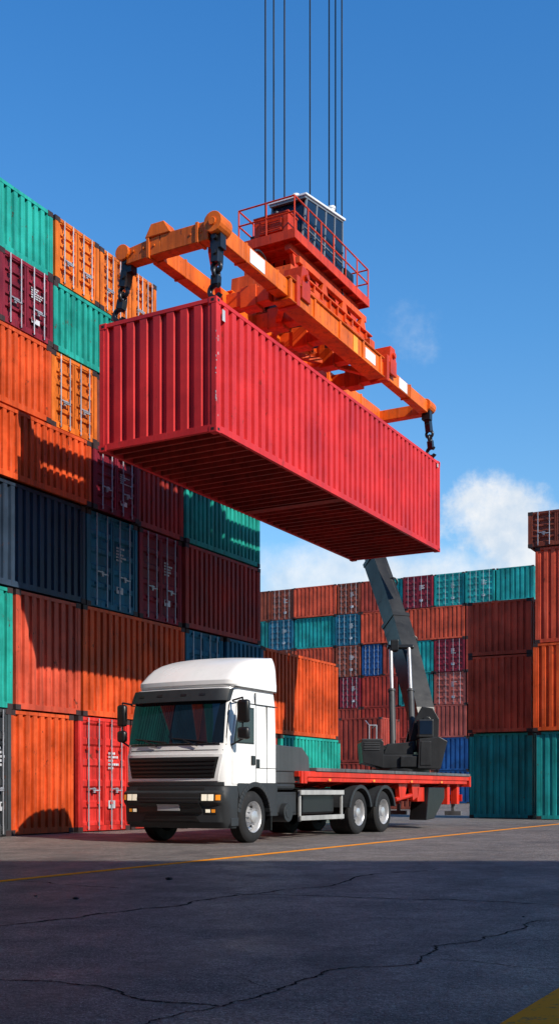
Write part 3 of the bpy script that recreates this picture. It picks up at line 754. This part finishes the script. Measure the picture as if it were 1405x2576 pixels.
c=M();c.beam(bp(0),bp(.12),.4,.44,0,.54,.68)
ts_=[.12,.2,.28,.36,.44,.52,.58,.64]
for a,b_ in zip(ts_,ts_[1:]): c.beam(bp(a),bp(b_+.003),.54,.68)
c.beam(bp(.625),bp(.645),.58,.72)
boom=c.obj('boom',cr,[m_crane],0)
c=M();
for a,b_ in((.64,.76),(.76,.88),(.88,1.0)): c.beam(bp(a),bp(b_+.003),.46,.58)
c.beam(bp(.99),bp(1.01),.5,.62);c.obj('boom_section',boom,[m_crane],0)
c=M();c.beam(bp(1.0),bp(1.28),.38,.5);c.tube(bp(1.28)+Vector((-.3,0,0)),bp(1.28)+Vector((.3,0,0)),.25,16);c.obj('boom_section',boom,[m_crane],.03)
for dx,dy,a,b_,rr in((.3,-.25,.15,.62,.02),(.33,-.15,.15,.6,.015),(.27,-.22,.64,.95,.018)):
    c=M()
    for i in range(5):
        t0=a+(b_-a)*i/5;t1=a+(b_-a)*(i+1)/5;c.tube(bp(t0)+Vector((dx,dy,0)),bp(t1)+Vector((dx,dy,0)),rr,8)
    c.obj('hydraulic_hose',boom,[m_cranelt],0,40)
for t in(.52,.86):
    c=M();c.torus(bp(t)+Vector((.3,-.2,0)),(1,0,0),(0,0,1),.13,.02);c.obj('hose_loop',boom,[m_black],0,40)
p=bp(.47)
c=M();c.box(p.x-.48,p.x-.24,p.y-.75,p.y-.35,p.z-.12,p.z+.2);c.tube((p.x-.56,p.y-.62,p.z),(p.x+.2,p.y-.62,p.z),.07,14);c.obj('cylinder_bracket',boom,[m_crane],.03)
for a,b_ in(((-.25,-.3,.6),(p.x-.46,p.y-.62,p.z)),((.3,-.35,.6),(p.x+.06,p.y-.62,p.z))):
    a=Vector(a);b_=Vector(b_);mid=a+(b_-a)*.58
    c=M();c.tube(a,mid,.09,18);c.tube(mid-(b_-a)*.02,mid,.11,18);cy=c.obj('hydraulic_cylinder',cr,[m_cranelt],0,40)
    c=M();c.tube(mid,b_,.055,16);c.obj('piston_rod',cy,[m_silver],0,40)
c=M()
for x in(-.75,-.95): c.tube((x,-.75,.93),(x,-.75,1.3),.018,8)
c.tube((-.95,-.75,1.3),(-.75,-.75,1.3),.018,8);c.tube((-.75,-.75,1.3),(-.75,.5,1.3),.018,8);c.tube((-.95,-.75,1.3),(-.95,.5,1.5),.018,8)
c.obj('handrail',cr,[m_bar],0,40)
# ---------------------------------------------------------------- unseen building added behind the viewpoint to cast the foreground shadow
wh=empty('shadow_building',(0,-4,0),0,'unseen grey building added behind the viewpoint to shade the foreground','building')
mw=paint('shadow_building_cladding',(.16,.16,.17),.6,.6)
HW=19.1;pr=corr(130,.5);vs=[]
c=M()
for s_,o in pr:
    for z in(.6,HW): vs.append((-50+s_,-.02-o*.06,z))
c.add(vs,[(2*i,2*i+2,2*i+3,2*i+1) for i in range(len(pr)-1)])
c.box(-50,80,-20,-.1,0,.6);c.box(-50,80,-20,-.12,.6,HW-.02);c.box(-50.1,80.1,-20.1,.04,HW-.02,HW+.1)
c.obj('wall',wh,[mw])
for x in range(-40,76,14):
    c=M();c.box(x,x+4.5,-.01,.05,0.01,4.8);c.obj('shadow_building_door',wh,[CM['grey']])
def stone(px,py,r):
    Y=F/(py-HY);X=(px-CX)/F*Y;bm=bmesh.new();bmesh.ops.create_icosphere(bm,subdivisions=2,radius=r)
    for v in bm.verts: v.co*=random.uniform(.75,1.2);v.co.z*=.45
    me=bpy.data.meshes.new('pebble');bm.to_mesh(me);bm.free();me.materials.append(m_cast)
    o=bpy.data.objects.new('pebble',me);scene.collection.objects.link(o);o.location=(X,Y,r*.3)
    o["label"]="small dark stone lying on the cracked asphalt";o["category"]="stone";o["group"]="stones on the asphalt"
for a in((190,2262,.03),(425,2213,.04),(90,2255,.015),(1315,2307,.012)): stone(*a)
# ---------------------------------------------------------------- light, sky
E=math.radians(34)
ts=Vector((.72*math.cos(E),-.694*math.cos(E),math.sin(E)))
sl=bpy.data.lights.new('sun','SUN');sl.energy=5;sl.angle=math.radians(.5);sl.color=(1,.92,.8)
so_=bpy.data.objects.new('sun',sl);scene.collection.objects.link(so_);so_.rotation_euler=ts.to_track_quat('Z','Y').to_euler()
w=bpy.data.worlds.new('World');scene.world=w;w.use_nodes=True;N=w.node_tree.nodes;L=w.node_tree.links;N.clear()
out=N.new('ShaderNodeOutputWorld');bg=N.new('ShaderNodeBackground');bg.inputs[1].default_value=.12
sky=N.new('ShaderNodeTexSky');sky.sky_type='NISHITA';sky.sun_disc=False;sky.sun_elevation=E;sky.sun_rotation=math.radians(134);sky.ozone_density=2.5;sky.air_density=1.0;sky.dust_density=.3
tc=N.new('ShaderNodeTexCoord').outputs['Generated']
sx=N.new('ShaderNodeSeparateXYZ');L.new(tc,sx.inputs[0])
def mth(op,a,b=None,c=None):
    n_=N.new('ShaderNodeMath');n_.operation=op
    for i,v in enumerate((a,b,c)):
        if v is None:continue
        if hasattr(v,'is_linked'):L.new(v,n_.inputs[i])
        else:n_.inputs[i].default_value=v
    return n_.outputs[0]
az=mth('ARCTAN2',sx.outputs[0],sx.outputs[1]);el=sx.outputs[2]
cr_=N.new('ShaderNodeValToRGB');L.new(el,cr_.inputs[0]);e_=cr_.color_ramp.elements
e_[0].position=.12;e_[0].color=(.54,.66,.66,1);e_[1].position=.85;e_[1].color=(.1,.2,.28,1)
x=e_.new(.38);x.color=(.32,.63,.8,1)
x=e_.new(.6);x.color=(.21,.58,.86,1)
tcol=mixc(N,L,1.0,cr_.outputs[0],(2.1,2.1,2.1),'MULTIPLY')
tint=mixc(N,L,1.0,sky.outputs[0],tcol,'MULTIPLY');L.new(tint,bg.inputs[0])
nz=noise(N,L,tc,13,10,.66);nz2=noise(N,L,tc,24,6,.6)
def blob(a0,e0,ra,re,amp,lo,hi,dens):
    dx=mth('DIVIDE',mth('SUBTRACT',az,a0),ra);dy=mth('DIVIDE',mth('SUBTRACT',el,e0),re)
    q=mth('SUBTRACT',1.0,mth('ADD',mth('MULTIPLY',dx,dx),mth('MULTIPLY',dy,dy)))
    q=mth('ADD',q,mth('MULTIPLY',mth('SUBTRACT',nz,.5),amp))
    mr=N.new('ShaderNodeMapRange');mr.interpolation_type='SMOOTHSTEP';L.new(q,mr.inputs[0]);mr.inputs[1].default_value=lo;mr.inputs[2].default_value=hi;mr.inputs[3].default_value=0;mr.inputs[4].default_value=dens
    return mr.outputs[0]
cl=blob(.195,.235,.055,.045,3.6,.1,1.1,.95)
cl=mth('MAXIMUM',cl,blob(.235,.2,.085,.05,3.4,.1,1.1,.93))
cl=mth('MAXIMUM',cl,blob(.14,.18,.13,.035,3.0,-.3,1.2,.85))
cl=mth('MAXIMUM',cl,blob(.04,.19,.11,.032,3.5,-.4,1.4,.75))
cl=mth('MAXIMUM',cl,blob(.118,.385,.05,.03,4.5,.5,2.2,.4))
cs=mixc(N,L,ramp(N,L,nz2,.35,.65),(.66,.77,.9),(1,1,1))
bc=N.new('ShaderNodeBackground');L.new(cs,bc.inputs[0]);bc.inputs[1].default_value=.97
mx=N.new('ShaderNodeMixShader');L.new(cl,mx.inputs[0]);L.new(bg.outputs[0],mx.inputs[1]);L.new(bc.outputs[0],mx.inputs[2]);L.new(mx.outputs[0],out.inputs[0])
# ---------------------------------------------------------------- camera
cam=bpy.data.cameras.new('camera');co=bpy.data.objects.new('camera',cam);scene.collection.objects.link(co)
co.location=(0,0,1);co.rotation_euler=(math.pi/2,0,0)
cam.sensor_fit='VERTICAL';cam.sensor_height=36;cam.lens=F/2576*36;cam.shift_y=(HY-1288)/2576;cam.clip_end=4000
scene.camera=co
scene.view_settings.view_transform='Standard';scene.view_settings.look='None';scene.view_settings.exposure=0
